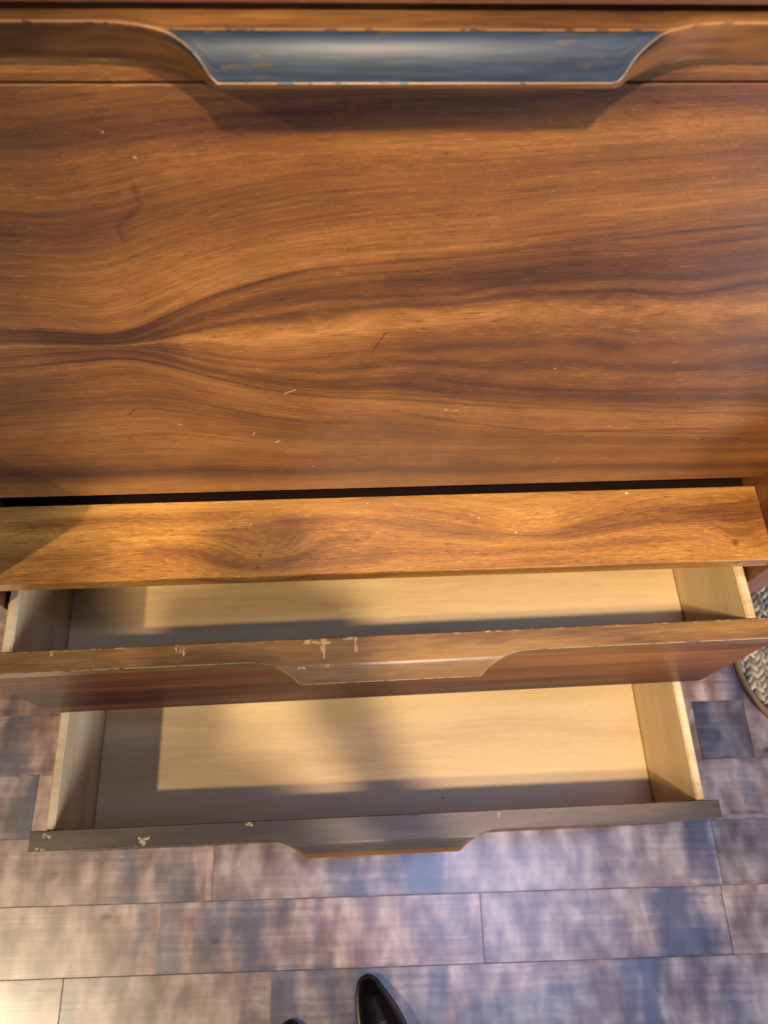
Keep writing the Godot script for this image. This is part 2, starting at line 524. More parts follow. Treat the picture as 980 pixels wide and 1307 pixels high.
	M.lip_low = mat(lip_texture({"base": Color8(66, 52, 38), "gold": Color8(98, 80, 58), "pull": Color8(72, 62, 54), "raw": Color8(178, 150, 104), "off": 405.0, "rim": Color8(126, 78, 36), "cover": 0.7, "worn": 0.05, "crest": 0.1, "edge": 0.22, "back": 0.3,
		"chips": [[-0.31, 0.30, 0.008, 0.10], [-0.175, 0.06, 0.005, 0.05], [-0.435, 0.12, 0.007, 0.05], [-0.44, 0.40, 0.006, 0.05], [-0.425, 0.62, 0.004, 0.05], [0.155, 0.10, 0.0014, 0.07], [0.30, 0.60, 0.0012, 0.06], [0.33, 0.62, 0.001, 0.05], [0.375, 0.55, 0.003, 0.07], [-0.32, 0.80, 0.004, 0.04], [0.45, 0.78, 0.004, 0.1]]}), 0.38, Color.WHITE, 1.2)
	var black := StandardMaterial3D.new()
	black.albedo_color = Color8(8, 10, 13)
	black.roughness = 0.22
	M.leather = black
	make_floor_material()


# ------------------------------------------------------------------ dresser
func plan(x: float) -> float:            # how far the lip stands out in front of the face
	var u := clampf((0.160 - absf(x)) / 0.060, 0.0, 1.0)
	var s := pow(u, 2.3)
	if u > 0.86: s = lerpf(s, 1.0, smoothstep(0.86, 1.0, u) * 0.55)
	return 0.0040 + 0.0235 * minf(s, 1.0)

func fall(z: float) -> float:            # the rolled surface of the pull
	var t := clampf((z - 0.0105) / 0.0170, 0.0, 1.0)
	return -0.0168 * pow(t, 1.55)

func lip(parent: Node, m: Material) -> void:
	var st := begin(false)
	var xs := []
	var n := 150
	for i in n + 1:
		var x := lerpf(-HALF, HALF, float(i) / n)
		xs.append(x)
	for i in 90: xs.append(lerpf(-0.17, 0.17, (i + 0.5) / 90.0) + 0.0004)
	xs.sort()
	var K := 14
	# rings: list of [point, v, group that starts at this point]
	var rings := []
	for x in xs:
		var c: float = plan(x)
		var cr: float = minf(0.0105, c - 0.0006)
		var r := []
		r.append([Vector3(x, -LIP, -0.0205), 0.0])
		r.append([Vector3(x, -0.0012, -0.0205), 0.01])
		r.append([Vector3(x, 0.0, -0.0193), 0.03])
		r.append([Vector3(x, 0.0, cr - 0.0008), 0.39])
		for k in K + 1:
			var z := lerpf(cr, c - 0.0007, float(k) / K)
			r.append([Vector3(x, fall(z) - 0.00015, z), lerpf(0.40, 0.78, float(k) / K)])
		r.append([Vector3(x, fall(c - 0.0007) - 0.0008, c), 0.81])
		r.append([Vector3(x, -LIP + 0.0003, c - 0.0002), 0.97])
		r.append([Vector3(x, -LIP, c - 0.0008), 0.98])
		r.append([Vector3(x, -LIP, -0.0195), 1.0])
		rings.append(r)
	var cnt: int = rings[0].size()
	var groups := []
	for k in cnt - 1:
		var gg := 6
		if k == 0: gg = 1
		elif k == 1: gg = 2
		elif k == 2: gg = 3
		elif k >= 3 and k < 4 + K: gg = 4
		elif k == 4 + K: gg = 5
		elif k == 5 + K: gg = 6
		elif k == 6 + K: gg = 7
		else: gg = 8
		groups.append(gg)
	for i in rings.size() - 1:
		var A: Array = rings[i]
		var B: Array = rings[i + 1]
		for k in cnt - 1:
			st.set_smooth_group(groups[k])
			var ua: float = A[k][0].x / 0.91 + 0.5
			var ub: float = B[k][0].x / 0.91 + 0.5
			quad(st, A[k][0], A[k + 1][0], B[k + 1][0], B[k][0], V(ua, A[k][1]), V(ua, A[k + 1][1]), V(ub, B[k + 1][1]), V(ub, B[k][1]))
	st.set_smooth_group(-1)
	for e in 2:                            # end caps
		var r: Array = rings[0] if e == 0 else rings[-1]
		var mid := Vector3(r[0][0].x, -LIP * 0.5, -0.008)
		for k in cnt:
			var a: Vector3 = r[k][0]
			var c: Vector3 = r[(k + 1) % cnt][0]
			var u0: float = 0.002 if e == 0 else 0.998
			if e == 0: tri(st, mid, c, a, V(u0, 0.5), V(u0, 0.2), V(u0, 0.2))
			else: tri(st, mid, a, c, V(u0, 0.5), V(u0, 0.2), V(u0, 0.2))
	put("finger_pull_lip", st, m, parent)

# origin: middle of the front face, at the very top
func drawer(parent: Node, label: String, at: Vector3, skew: float, tall: float, face: Material, lipm: Material, uv_off: Vector2, uv_scale: Vector2, joint: float, wide: float) -> MeshInstance3D:
	var st := begin()
	box(st, Vector3(-HALF, -tall, -0.0200), Vector3(HALF, -LIP - 0.0155 - joint, 0.0), 0.0003, uv_off, uv_scale)
	var d := put("drawer", st, face, parent, at)
	d.rotation.y = skew
	d.set_meta("label", label)
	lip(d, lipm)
	st = begin()
	box(st, Vector3(-HALF, -LIP - 0.0155, -0.0198), Vector3(HALF, -LIP - 0.0001, -0.0002), 0.0005, uv_off + V(0.0, 0.004), uv_scale)
	put("top_strip", st, face, d)
	st = begin()
	box(st, Vector3(-HALF + 0.004, -LIP - 0.017 - joint, -0.018), Vector3(HALF - 0.004, -LIP - 0.015, -0.005), 0.0, uv_off, uv_scale)
	put("joint_filler", st, M.case, d)
	var depth := 0.40
	var side_top := -0.004
	if wide == 0.0:
		return d
	for s: float in [-1.0, 1.0]:
		st = begin()
		var xa := s * wide
		var xb := s * (wide - 0.012)
		box(st, Vector3(minf(xa, xb), -0.205, -0.0206 - depth), Vector3(maxf(xa, xb), side_top, -0.0206), 0.0024, V(0.31 * s + 0.6, 0.2), Vector2(1.1, 2.2))
		put("drawer_side", st, M.poplar, d)
	st = begin()
	box(st, Vector3(-wide + 0.0130, -0.172, -0.0206 - depth + 0.0121), Vector3(wide - 0.0130, -0.165, -0.0207), 0.0003, V(0.45, 0.45), Vector2(1.0 / 0.9, 2.0 / 0.9))
	put("drawer_bottom", st, M.pale, d)
	st = begin()
	box(st, Vector3(-wide + 0.0122, -0.20, -0.0206 - depth), Vector3(wide - 0.0122, side_top - 0.006, -0.0206 - depth + 0.012), 0.0012, V(0.45, 0.2), Vector2(1.1, 2.2))
	put("drawer_back", st, M.poplar, d)
	return d

func make_dresser() -> void:
	var t := thing("dresser", "tall brown walnut dresser with sculpted pulls and two lower drawers pulled open", "dresser")
	var st: SurfaceTool
	for s: float in [-1.0, 1.0]:                  # case sides
		st = begin()
		case_side(st, s)
		put("case_side", st, M.case, t)
		st = begin()
		box(st, Vector3(minf(s * 0.4405, s * 0.4564), 0.12, -0.4299), Vector3(maxf(s * 0.4405, s * 0.4564), 0.3999, 0.0984), 0.0008, V(0.5, 0.1), Vector2(1.0, 2.0), true)
		put("lower_side", st, M.case, t)
	st = begin()
	box(st, Vector3(-0.4313, 0.125, -0.428), Vector3(0.4313, 1.26, -0.42), 0.0005, V(0.5, 0.1), Vector2(2.0, 1.0))
	put("case_back", st, M.case, t)
	st = begin()
	box(st, Vector3(-0.4313, 0.12, -0.4195), Vector3(0.4313, 0.138, 0.085), 0.001, V(0.5, 0.1), Vector2(2.0, 1.0))
	put("case_bottom", st, M.case, t)
	st = begin()
	box(st, Vector3(-0.4313, 0.3935, -0.4195), Vector3(0.4313, 0.3998, -0.16), 0.001, V(0.5, 0.3), Vector2(2.0, 1.0))
	put("dust_panel", st, M.case, t)
	st = begin()
	box(st, Vector3(-0.4313, 1.2355, -0.4195), Vector3(0.4313, 1.262, -0.001), 0.0012, V(0.5, 0.2), Vector2(2.0, 2.0))
	put("case_top", st, M.case, t)
	st = begin()                           # the board above the open drawers
	box(st, Vector3(-0.4312, 0.6745, 0.0035), Vector3(0.4312, 0.6949, 0.0951), 0.0009, V(0.435, 0.095), Vector2(1.0 / 0.87, 1.0 / 0.1903))
	put("shelf_board", st, M.shelf, t)
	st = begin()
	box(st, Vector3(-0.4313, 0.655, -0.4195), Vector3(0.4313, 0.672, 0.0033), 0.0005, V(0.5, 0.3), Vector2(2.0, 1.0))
	put("dust_panel", st, M.dark, t)  # coloured near-black for the shade under the top drawer
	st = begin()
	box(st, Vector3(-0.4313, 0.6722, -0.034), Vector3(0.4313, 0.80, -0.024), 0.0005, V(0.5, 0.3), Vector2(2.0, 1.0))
	put("inner_rail", st, M.dark, t)  # closes the slot from behind in the same painted shade
	for sx: float in [-1.0, 1.0]:
		for z: float in [-0.38, 0.045]:
			st = begin()
			leg(st, Vector3(sx * 0.405, 0.0, z))
			put("leg", st, M.case, t)
	var inv := Vector2(1.0 / 0.91, 1.0 / 0.487)
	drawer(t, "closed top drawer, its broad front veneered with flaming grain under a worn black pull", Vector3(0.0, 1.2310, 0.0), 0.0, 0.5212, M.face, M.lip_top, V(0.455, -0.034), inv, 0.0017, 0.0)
	drawer(t, "upper of the two open drawers, with chipped top edge", Vector3(0.0017, 0.6365, 0.1686), deg_to_rad(0.507), 0.2452, M.front, M.lip_mid, V(0.455, -0.02), Vector2(1.0 / 0.91, 1.0 / 0.256), 0.0004, 0.4275)
	drawer(t, "lowest open drawer, pulled out furthest, with dull dark lip", Vector3(-0.0067, 0.3875, 0.3434), deg_to_rad(-0.145), 0.2452, M.front, M.lip_low, V(0.455, -0.05), Vector2(1.0 / 0.91, 1.0 / 0.256), 0.0004, 0.4385)

# one side of the case: it stands forward beside the board and sweeps back above it
func case_side(st: SurfaceTool, s: float) -> void:
	var out := PackedVector2Array([V(-0.43, 0.4), V(0.0985, 0.4), V(0.0985, 0.84)])
	for k in range(1, 13):
		var a := PI * 0.5 * k / 12.0
		out.append(V(0.0985 - 0.1005 * (1.0 - cos(a)), 0.84 + 0.035 * sin(a)))  # unseen sweep, shaped so the side throws no shadow on the top front
	out.append(V(-0.002, 1.262))
	out.append(V(-0.43, 1.262))
	var ids := Geometry2D.triangulate_polygon(out)
	var c := 0.0012
	for e in 2:
		var x := s * (0.4315 if e == 0 else 0.4565)
		var right := x > s * 0.444 if s > 0.0 else x > -0.444
		for i in range(0, ids.size(), 3):
			var p := []
			for k in 3: p.append(out[ids[i + k]])
			var area2: float = (p[1] - p[0]).cross(p[2] - p[0])
			if (area2 > 0.0) != right: p.reverse()
			tri(st, Vector3(x, p[0].y, p[0].x), Vector3(x, p[1].y, p[1].x), Vector3(x, p[2].y, p[2].x), V(p[0].y, p[0].x * 2.0), V(p[1].y, p[1].x * 2.0), V(p[2].y, p[2].x * 2.0))
	var x0 := minf(s * 0.4315, s * 0.4565)
	var x1 := maxf(s * 0.4315, s * 0.4565)
	for i in out.size():
		var a: Vector2 = out[i]
		var b: Vector2 = out[(i + 1) % out.size()]
		quad(st, Vector3(x0, a.y, a.x), Vector3(x0, b.y, b.x), Vector3(x1, b.y, b.x), Vector3(x1, a.y, a.x), V(a.y, 0.0), V(b.y, 0.0), V(b.y, 0.05), V(a.y, 0.05))

func leg(st: SurfaceTool, at: Vector3) -> void:
	var n := 16
	for k in 3:
		var y0: float = [0.0, 0.004, 0.09][k]
		var y1: float = [0.004, 0.09, 0.1199][k]
		var r0: float = [0.010, 0.012, 0.019][k]
		var r1: float = [0.012, 0.019, 0.021][k]
		for i in n:
			var a0 := TAU * i / n
			var a1 := TAU * (i + 1) / n
			var p00 := at + Vector3(cos(a0) * r0, y0, sin(a0) * r0)
			var p01 := at + Vector3(cos(a1) * r0, y0, sin(a1) * r0)
			var p10 := at + Vector3(cos(a0) * r1, y1, sin(a0) * r1)
			var p11 := at + Vector3(cos(a1) * r1, y1, sin(a1) * r1)
			quad(st, p00, p01, p11, p10, V(a0 * 0.02, y0), V(a1 * 0.02, y0), V(a1 * 0.02, y1), V(a0 * 0.02, y1))


# ------------------------------------------------------------------ floor
func make_floor_material() -> void:
	var w := 2048
	var h := 1024
	var out := PackedByteArray()
	out.resize(w * h * 3)
	var ca := Color8(124, 90, 74)
	var cb := Color8(214, 176, 148)
	var cd := Color8(56, 60, 80)
	var hgt := PackedByteArray()
	hgt.resize(w * h)
	for iy in h:
		for ix in w:
			# 1 px = 0.625 mm: 1.28 m x 0.64 m
			var wx := smp(nz_low, ix * 0.9, iy * 0.5)
			var n1 := smp(nz_low, ix * 1.7 + 300.0, iy * 0.9 + 90.0)
			var smear := smp(nz_mid, ix * 0.17 + wx * 10.0, iy * 0.022 + 400.0)
			var mott := smp(nz_mid, ix * 0.55 + 200.0, iy * 0.45 + 130.0)
			var grain := smp(nz_fine, ix * 0.018 + 50.0, iy * 0.62 + wx * 7.0)
			var scr := smp(nz_fine, ix * 0.9 + wx * 30.0, iy * 0.12 + 700.0)
			var fine := smp(nz_fine, ix * 0.06, iy * 2.2)
			var k := clampf(0.5 + (n1 - 0.5) * 1.3 + (grain - 0.5) * 0.34 + (fine - 0.5) * 0.14 + (mott - 0.5) * 0.25, 0.0, 1.0)
			var c := ca.lerp(cb, k)
			var dk := clampf((0.452 - smear - (grain - 0.5) * 0.12 - (mott - 0.5) * 0.11) * 5.0, 0.0, 1.0)
			c = c.lerp(cd, dk * 0.58)
			var at := (iy * w + ix) * 3
			out[at] = int(c.r * 255.0)
			out[at + 1] = int(c.g * 255.0)
			out[at + 2] = int(c.b * 255.0)
			hgt[iy * w + ix] = int(clampf(0.55 * grain + 0.45 * fine, 0.0, 1.0) * 255.0)
	for i in 9:                            # knots
		var kx := rng.randf_range(40.0, w - 40.0)
		var ky := rng.randf_range(30.0, h - 30.0)
		var kr := rng.randf_range(7.0, 15.0)
		for iy in range(int(ky - kr * 1.6), int(ky + kr * 1.6)):
			for ix in range(int(kx - kr * 2.2), int(kx + kr * 2.2)):
				var q := Vector2((ix - kx) / 1.5, iy - ky).length() / kr + (nz_mid[((iy * 6) & 1023) * 1024 + ((ix * 6) & 1023)] / 255.0 - 0.5) * 0.5
				if q > 1.2 or iy < 0 or iy >= h or ix < 0 or ix >= w: continue
				var f := 1.0 - clampf(1.2 - q, 0.0, 1.0) * (0.35 + 0.25 * sin(q * 22.0))
				var at := (iy * w + ix) * 3
				for ch in 3: out[at + ch] = int(out[at + ch] * f)
	for i in 130:                          # specks of dust, chips and short scuffs
		var px := rng.randi_range(4, w - 40)
		var py := rng.randi_range(4, h - 6)
		var n := rng.randi_range(1, 3) if rng.randf() < 0.8 else rng.randi_range(10, 34)
		for q in n:
			var at := (clampi(py + int(q * rng.randf_range(-0.1, 0.2)), 0, h - 1) * w + px + q) * 3
			for ch in 3: out[at + ch] = mini(255, out[at + ch] + rng.randi_range(20, 70))
	var m := mat(tex(out, w, h), 0.32)
	m.metallic_specular = 1.0
	m.clearcoat_enabled = true
	m.clearcoat = 0.7
	m.clearcoat_roughness = 0.30
	m.vertex_color_use_as_albedo = true
	var him := Image.create_from_data(w, h, false, Image.FORMAT_L8, hgt)
	him.convert(Image.FORMAT_RGBA8)
	him.bump_map_to_normal_map(1.6)
	m.normal_enabled = true
	m.normal_texture = ImageTexture.create_from_image(him)
	m.normal_scale = 0.07
	M.floor = m

func make_floor() -> void:
	var root := Node3D.new()
	root.name = "floor"
	root.set_meta("kind", "structure")
	root.rotation.y = deg_to_rad(-1.15)
	add_child(root)
	var st := begin()
	st.set_color(Color(0.25, 0.22, 0.22))
	box(st, Vector3(-6.0, -0.05, -5.0), Vector3(6.0, -0.0085, 7.0), 0.0)
	put("subfloor", st, M.floor, root)
	var step := 0.1062
	var z0 := 0.0072
	var joints := {1: [-0.60, 0.40], 2: [0.26, 0.615, 0.715], 3: [-0.605, 0.06], 4: [-0.283, 0.608], 5: [-1.02, 0.178, 0.603], 6: [-0.515, 0.95], 0: [-0.2, 0.72]}
	var tones := {2: [[0.95, 0.0], [0.9, 0.0], [0.55, 0.15], [0.92, -0.02]], 3: [[0.72, 0.10], [1.0, -0.02], [0.95, 0.02]], 4: [[0.86, 0.0], [0.82, 0.09], [0.74, 0.10]], 5: [[0.9, 0.0], [1.10, -0.03], [0.82, 0.08], [0.95, 0.0]], 6: [[0.80, 0.0], [0.92, 0.06], [0.9, 0.0]]}
	for row in range(-8, 20):
		var cuts := [-2.1]
		if joints.has(row - 0):
			cuts.append_array(joints[row])
		else:
			var x := -2.1 + rng.randf_range(0.3, 1.2)
			while x < 1.9:
				cuts.append(x)
				x += rng.randf_range(0.55, 1.25)
		cuts.append(2.1)
		cuts.sort()
		var za := z0 + (row - 1) * step + 0.0
		for i in cuts.size() - 1:
			var s := begin()
			var tone := rng.randf_range(0.70, 1.10)
			var cool := rng.randf_range(-0.08, 0.06)
			if rng.randf() < 0.22:
				tone *= 0.62
				cool = 0.13
			if tones.has(row):
				tone = tones[row][i][0]
				cool = tones[row][i][1]
			s.set_color(Color(tone * (1.0 - cool), tone, tone * (1.0 + cool)))
			var lift := rng.randf_range(-0.0003, 0.0)
			var off := V(rng.randf_range(0.0, 1.28), rng.randf_range(0.0, 0.64))
			box(s, Vector3(cuts[i] + 0.0003, -0.008, za + 0.0003), Vector3(cuts[i + 1] - 0.0003, lift, za + step - 0.0003), 0.0006, off, Vector2(1.0 / 1.28, 1.0 / 0.64))
			put("floor_plank", s, M.floor, root)


# ------------------------------------------------------------------ rug
func make_rug() -> void:
	var x0 := 0.716
	var x1 := 1.36
	var za := -0.78
	var zb := 0.215
	var r := 0.165
	var t := thing("rug", "small woven straw rug with tan bound edge on the floor right of the dresser", "rug", Vector3((x0 + x1) * 0.5, 0.0, (za + zb) * 0.5))
	var hx := (x1 - x0) * 0.5
	var hz := (zb - za) * 0.5
	var rim := []
	for q in 4:
		var c := Vector2((hx - r) * (1.0 if q in [0, 3] else -1.0), (hz - r) * (1.0 if q in [0, 1] else -1.0))
		for k in 17:
			var a := PI * 0.5 * (q + k / 16.0)
			rim.append(c + Vector2(cos(a), sin(a)) * r)
	var st := begin()
	for i in rim.size():
		var a: Vector2 = rim[i] * 0.985
		var c: Vector2 = rim[(i + 1) % rim.size()] * 0.985
		tri(st, Vector3(0, 0.004, 0), Vector3(a.x, 0.004, a.y), Vector3(c.x, 0.004, c.y), V(0, 0), V(a.x, a.y), V(c.x, c.y))
	var base := StandardMaterial3D.new()
	base.albedo_color = Color8(58, 48, 34)
	base.roughness = 0.95
	put("backing", st, base, t)
	# bound edge: a flattened tube round the rim
	st = begin(false)
	var n := 10
	for i in rim.size():
		var p: Vector2 = rim[i]
		var p2: Vector2 = rim[(i + 1) % rim.size()]
		var d1: Vector2 = (p2 - rim[i - 1]).normalized()
		var d2: Vector2 = (rim[(i + 2) % rim.size()] - p).normalized()
		for k in n:
			var a0 := TAU * k / n
			var a1 := TAU * (k + 1) / n
			var A := edge_point(p, d1, a0)
			var B := edge_point(p, d1, a1)
			var C := edge_point(p2, d2, a1)
			var D := edge_point(p2, d2, a0)
			quad(st, A, D, C, B, V(0, 0), V(0, 0), V(0, 0), V(0, 0))
	var bind := StandardMaterial3D.new()
	bind.albedo_color = Color8(138, 106, 64)
	bind.roughness = 0.8
	put("bound_edge", st, bind, t)
	# plaited strands
	var sm := begin(false)
	var L := 0.0140
	var W := 0.0054
	var m := 6
	for i in 8:
		var ta := i / 8.0
		var tb := (i + 1) / 8.0
		for k in m:
			var pts := []
			for q in [[ta, k], [ta, k + 1], [tb, k + 1], [tb, k]]:
				var s: float = sin(PI * q[0])
				var ang: float = PI * q[1] / m
				var wd: float = W * pow(maxf(s, 0.0), 0.6)
				pts.append(Vector3((q[0] - 0.5) * 2.0 * L, 0.0065 * s * sin(ang), cos(ang) * wd))
			quad(sm, pts[0], pts[1], pts[2], pts[3], V(0, 0), V(0, 0), V(0, 0), V(0, 0))
	sm.index()
	sm.generate_normals()
	var mm := MultiMesh.new()
	mm.transform_format = MultiMesh.TRANSFORM_3D
	mm.use_colors = true
	mm.mesh = sm.commit()
	var tr := []
	var cols := []
	var row := 0
	var x := -hx + 0.008
	while x < hx - 0.006:
		var z := -hz + 0.006 + (0.008 if row % 2 else 0.0)
		while z < hz - 0.004:
			if inside_rug(Vector2(x, z), hx - 0.007, hz - 0.007, r - 0.007):
				var ang := (0.62 if row % 2 == 0 else -0.62) + PI * 0.5 + rng.randf_range(-0.22, 0.22)
				var bb := Basis(Vector3.UP, ang) * Basis(Vector3.BACK, rng.randf_range(-0.10, 0.10)) * Basis.from_scale(Vector3.ONE * rng.randf_range(0.85, 1.1))
				tr.append(Transform3D(bb, Vector3(x + rng.randf_range(-0.001, 0.001), 0.0045 + rng.randf_range(0.0, 0.002), z)))
				var v := rng.randf_range(0.35, 1.25)
				cols.append(Color(0.44 * v, 0.325 * v, 0.185 * v))
			z += 0.0140
		x += 0.0118
		row += 1
	mm.instance_count = tr.size()
	for i in tr.size():
		mm.set_instance_transform(i, tr[i])
		mm.set_instance_color(i, cols[i])
	var mi := MultiMeshInstance3D.new()
	mi.name = "woven_strands"
	mi.multimesh = mm
	var straw := StandardMaterial3D.new()
	straw.vertex_color_use_as_albedo = true
	straw.roughness = 0.55
	mi.material_override = straw
	mi.set_meta("kind", "stuff")
	t.add_child(mi)

func edge_point(p: Vector2, d: Vector2, a: float) -> Vector3:
	var nrm := Vector2(-d.y, d.x)
	var q := p + nrm * cos(a) * 0.006
	return Vector3(q.x, 0.0052 + sin(a) * 0.0050, q.y)

func inside_rug(p: Vector2, hx: float, hz: float, r: float) -> bool:
	var q := Vector2(absf(p.x), absf(p.y)) - Vector2(hx - r, hz - r)
	if q.x <= 0.0 or q.y <= 0.0: return q.x <= r and q.y <= r
	return q.length() <= r


# ------------------------------------------------------------------ person
const SKIN := Color(0.50, 0.29, 0.20)
const SHIRT := Color(0.035, 0.04, 0.05)
const CLOTH := Color(0.016, 0.017, 0.022)

func capsule(p: Vector3, b: Array) -> float:
	var a: Vector3 = b[0]
	var ab: Vector3 = b[1] - a
	var t := clampf((p - a).dot(ab) / maxf(ab.length_squared(), 1e-9), 0.0, 1.0)
	return (p - a - ab * t).length() - lerpf(b[2], b[3], t)

# surface nets of smoothly joined tapered capsules: [from, to, radius, radius, blend, colour]
func nets(st: SurfaceTool, bones: Array, cell: float) -> void:
	var lo := Vector3.ONE * 1e9
	var hi := -lo
	for b in bones:
		var r: float = maxf(b[2], b[3]) + cell * 2.0
		lo = lo.min((b[0] as Vector3).min(b[1]) - Vector3.ONE * r)
		hi = hi.max((b[0] as Vector3).max(b[1]) + Vector3.ONE * r)
	var n := Vector3i(((hi - lo) / cell).ceil()) + Vector3i.ONE * 2
	var total := n.x * n.y * n.z
	var f := PackedFloat32Array()
	f.resize(total)
	f.fill(1.0)
	var best := PackedFloat32Array()
	best.resize(total)
	best.fill(9.0)
	var who := PackedInt32Array()
	who.resize(total)
	var id := 0
	for b in bones:
		var cut: bool = b[4] < 0.0
		var k: float = absf(b[4])
		var r: float = maxf(b[2], b[3]) + k + cell * 2.0
		var i0 := Vector3i((((b[0] as Vector3).min(b[1]) - Vector3.ONE * r - lo) / cell).floor()).max(Vector3i.ZERO)
		var i1 := Vector3i((((b[0] as Vector3).max(b[1]) + Vector3.ONE * r - lo) / cell).ceil()).min(n - Vector3i.ONE)
		for z in range(i0.z, i1.z + 1):
			for y in range(i0.y, i1.y + 1):
				for x in range(i0.x, i1.x + 1):
					var d := capsule(lo + Vector3(x, y, z) * cell, b)
					var at := x + n.x * (y + n.y * z)
					var c := f[at]
					if cut:
						var hh := maxf(k - absf(c + d), 0.0) / k
						f[at] = maxf(c, -d) + hh * hh * k * 0.25
						continue
					var h := maxf(k - absf(c - d), 0.0) / k
					f[at] = minf(c, d) - h * h * k * 0.25
					if d < best[at]:
						best[at] = d
						who[at] = id
		id += 1
	var vert := {}
	var corner := [0, 1, n.x, n.x + 1, n.x * n.y, n.x * n.y + 1, n.x * n.y + n.x, n.x * n.y + n.x + 1]
	var ends := [[0, 1], [2, 3], [4, 5], [6, 7], [0, 2], [1, 3], [4, 6], [5, 7], [0, 4], [1, 5], [2, 6], [3, 7]]
	for z in n.z - 1:
		for y in n.y - 1:
			for x in n.x - 1:
				var at := x + n.x * (y + n.y * z)
				var inside := 0
				for k in 8:
					if f[at + corner[k]] < 0.0: inside += 1
				if inside == 0 or inside == 8: continue
				var sum := Vector3.ZERO
				var cnt := 0
				for e in ends:
					var da: float = f[at + corner[e[0]]]
					var db: float = f[at + corner[e[1]]]
					if (da < 0.0) == (db < 0.0): continue
					var pa := Vector3(e[0] & 1, (e[0] >> 1) & 1, e[0] >> 2)
					var pb := Vector3(e[1] & 1, (e[1] >> 1) & 1, e[1] >> 2)
					sum += pa.lerp(pb, da / (da - db))
					cnt += 1
				vert[at] = [lo + (Vector3(x, y, z) + sum / cnt) * cell, bones[who[at]][5]]
	var sx := 1
	var sy := n.x
	var sz := n.x * n.y
	for z in range(1, n.z - 1):
		for y in range(1, n.y - 1):
			for x in range(1, n.x - 1):
				var at := x + n.x * (y + n.y * z)
				var a: float = f[at]
				for axis in 3:
					var step: int = [sx, sy, sz][axis]
					var c: float = f[at + step]
					if (a < 0.0) == (c < 0.0): continue
					var u: int = [sy, sz, sx][axis]
					var v: int = [sz, sx, sy][axis]
					var q := [at - u - v, at - v, at, at - u]
					if a < 0.0: q.reverse()
					for t in [[0, 1, 2], [0, 2, 3]]:
						for k in t:
							var w: Array = vert[q[k]]
							st.set_color(w[1])
							st.set_uv(Vector2.ZERO)
							st.add_vertex(w[0])

func hand(b: Array, wrist: Vector3, palm: Vector3, along: Vector3, across: Vector3, down: Vector3) -> void:
	var k := 0.006
	for i in 4:                        # palm, then the four fingers curled under the phone
		var root: Vector3 = palm + across * (0.024 - 0.016 * i)
		b.append([wrist + across * (0.012 - 0.008 * i), root, 0.014, 0.010, 0.012, SKIN])
		var l: float = [0.040, 0.046, 0.043, 0.033][i]
		var p1: Vector3 = root + along * l
		var p2: Vector3 = p1 + (along * 0.5 - down * 0.85).normalized() * l * 0.62
		var p3: Vector3 = p2 + (-along * 0.35 - down).normalized() * l * 0.50
		b.append([root, p1, 0.0092, 0.0086, k, SKIN])
		b.append([p1, p2, 0.0086, 0.0078, k * 0.5, SKIN])
		b.append([p2, p3, 0.0078, 0.0066, k * 0.5, SKIN])
	var t0: Vector3 = wrist.lerp(palm, 0.35) + across * 0.022
	var t1: Vector3 = t0 + (along * 0.5 + across * 0.35 - down * 0.8).normalized() * 0.040
	var t2: Vector3 = t1 + (along * 0.7 - across * 0.5 - down * 0.3).normalized() * 0.028
	b.append([t0, t1, 0.013, 0.0105, 0.012, SKIN])
	b.append([t1, t2, 0.0105, 0.0085, k * 0.5, SKIN])

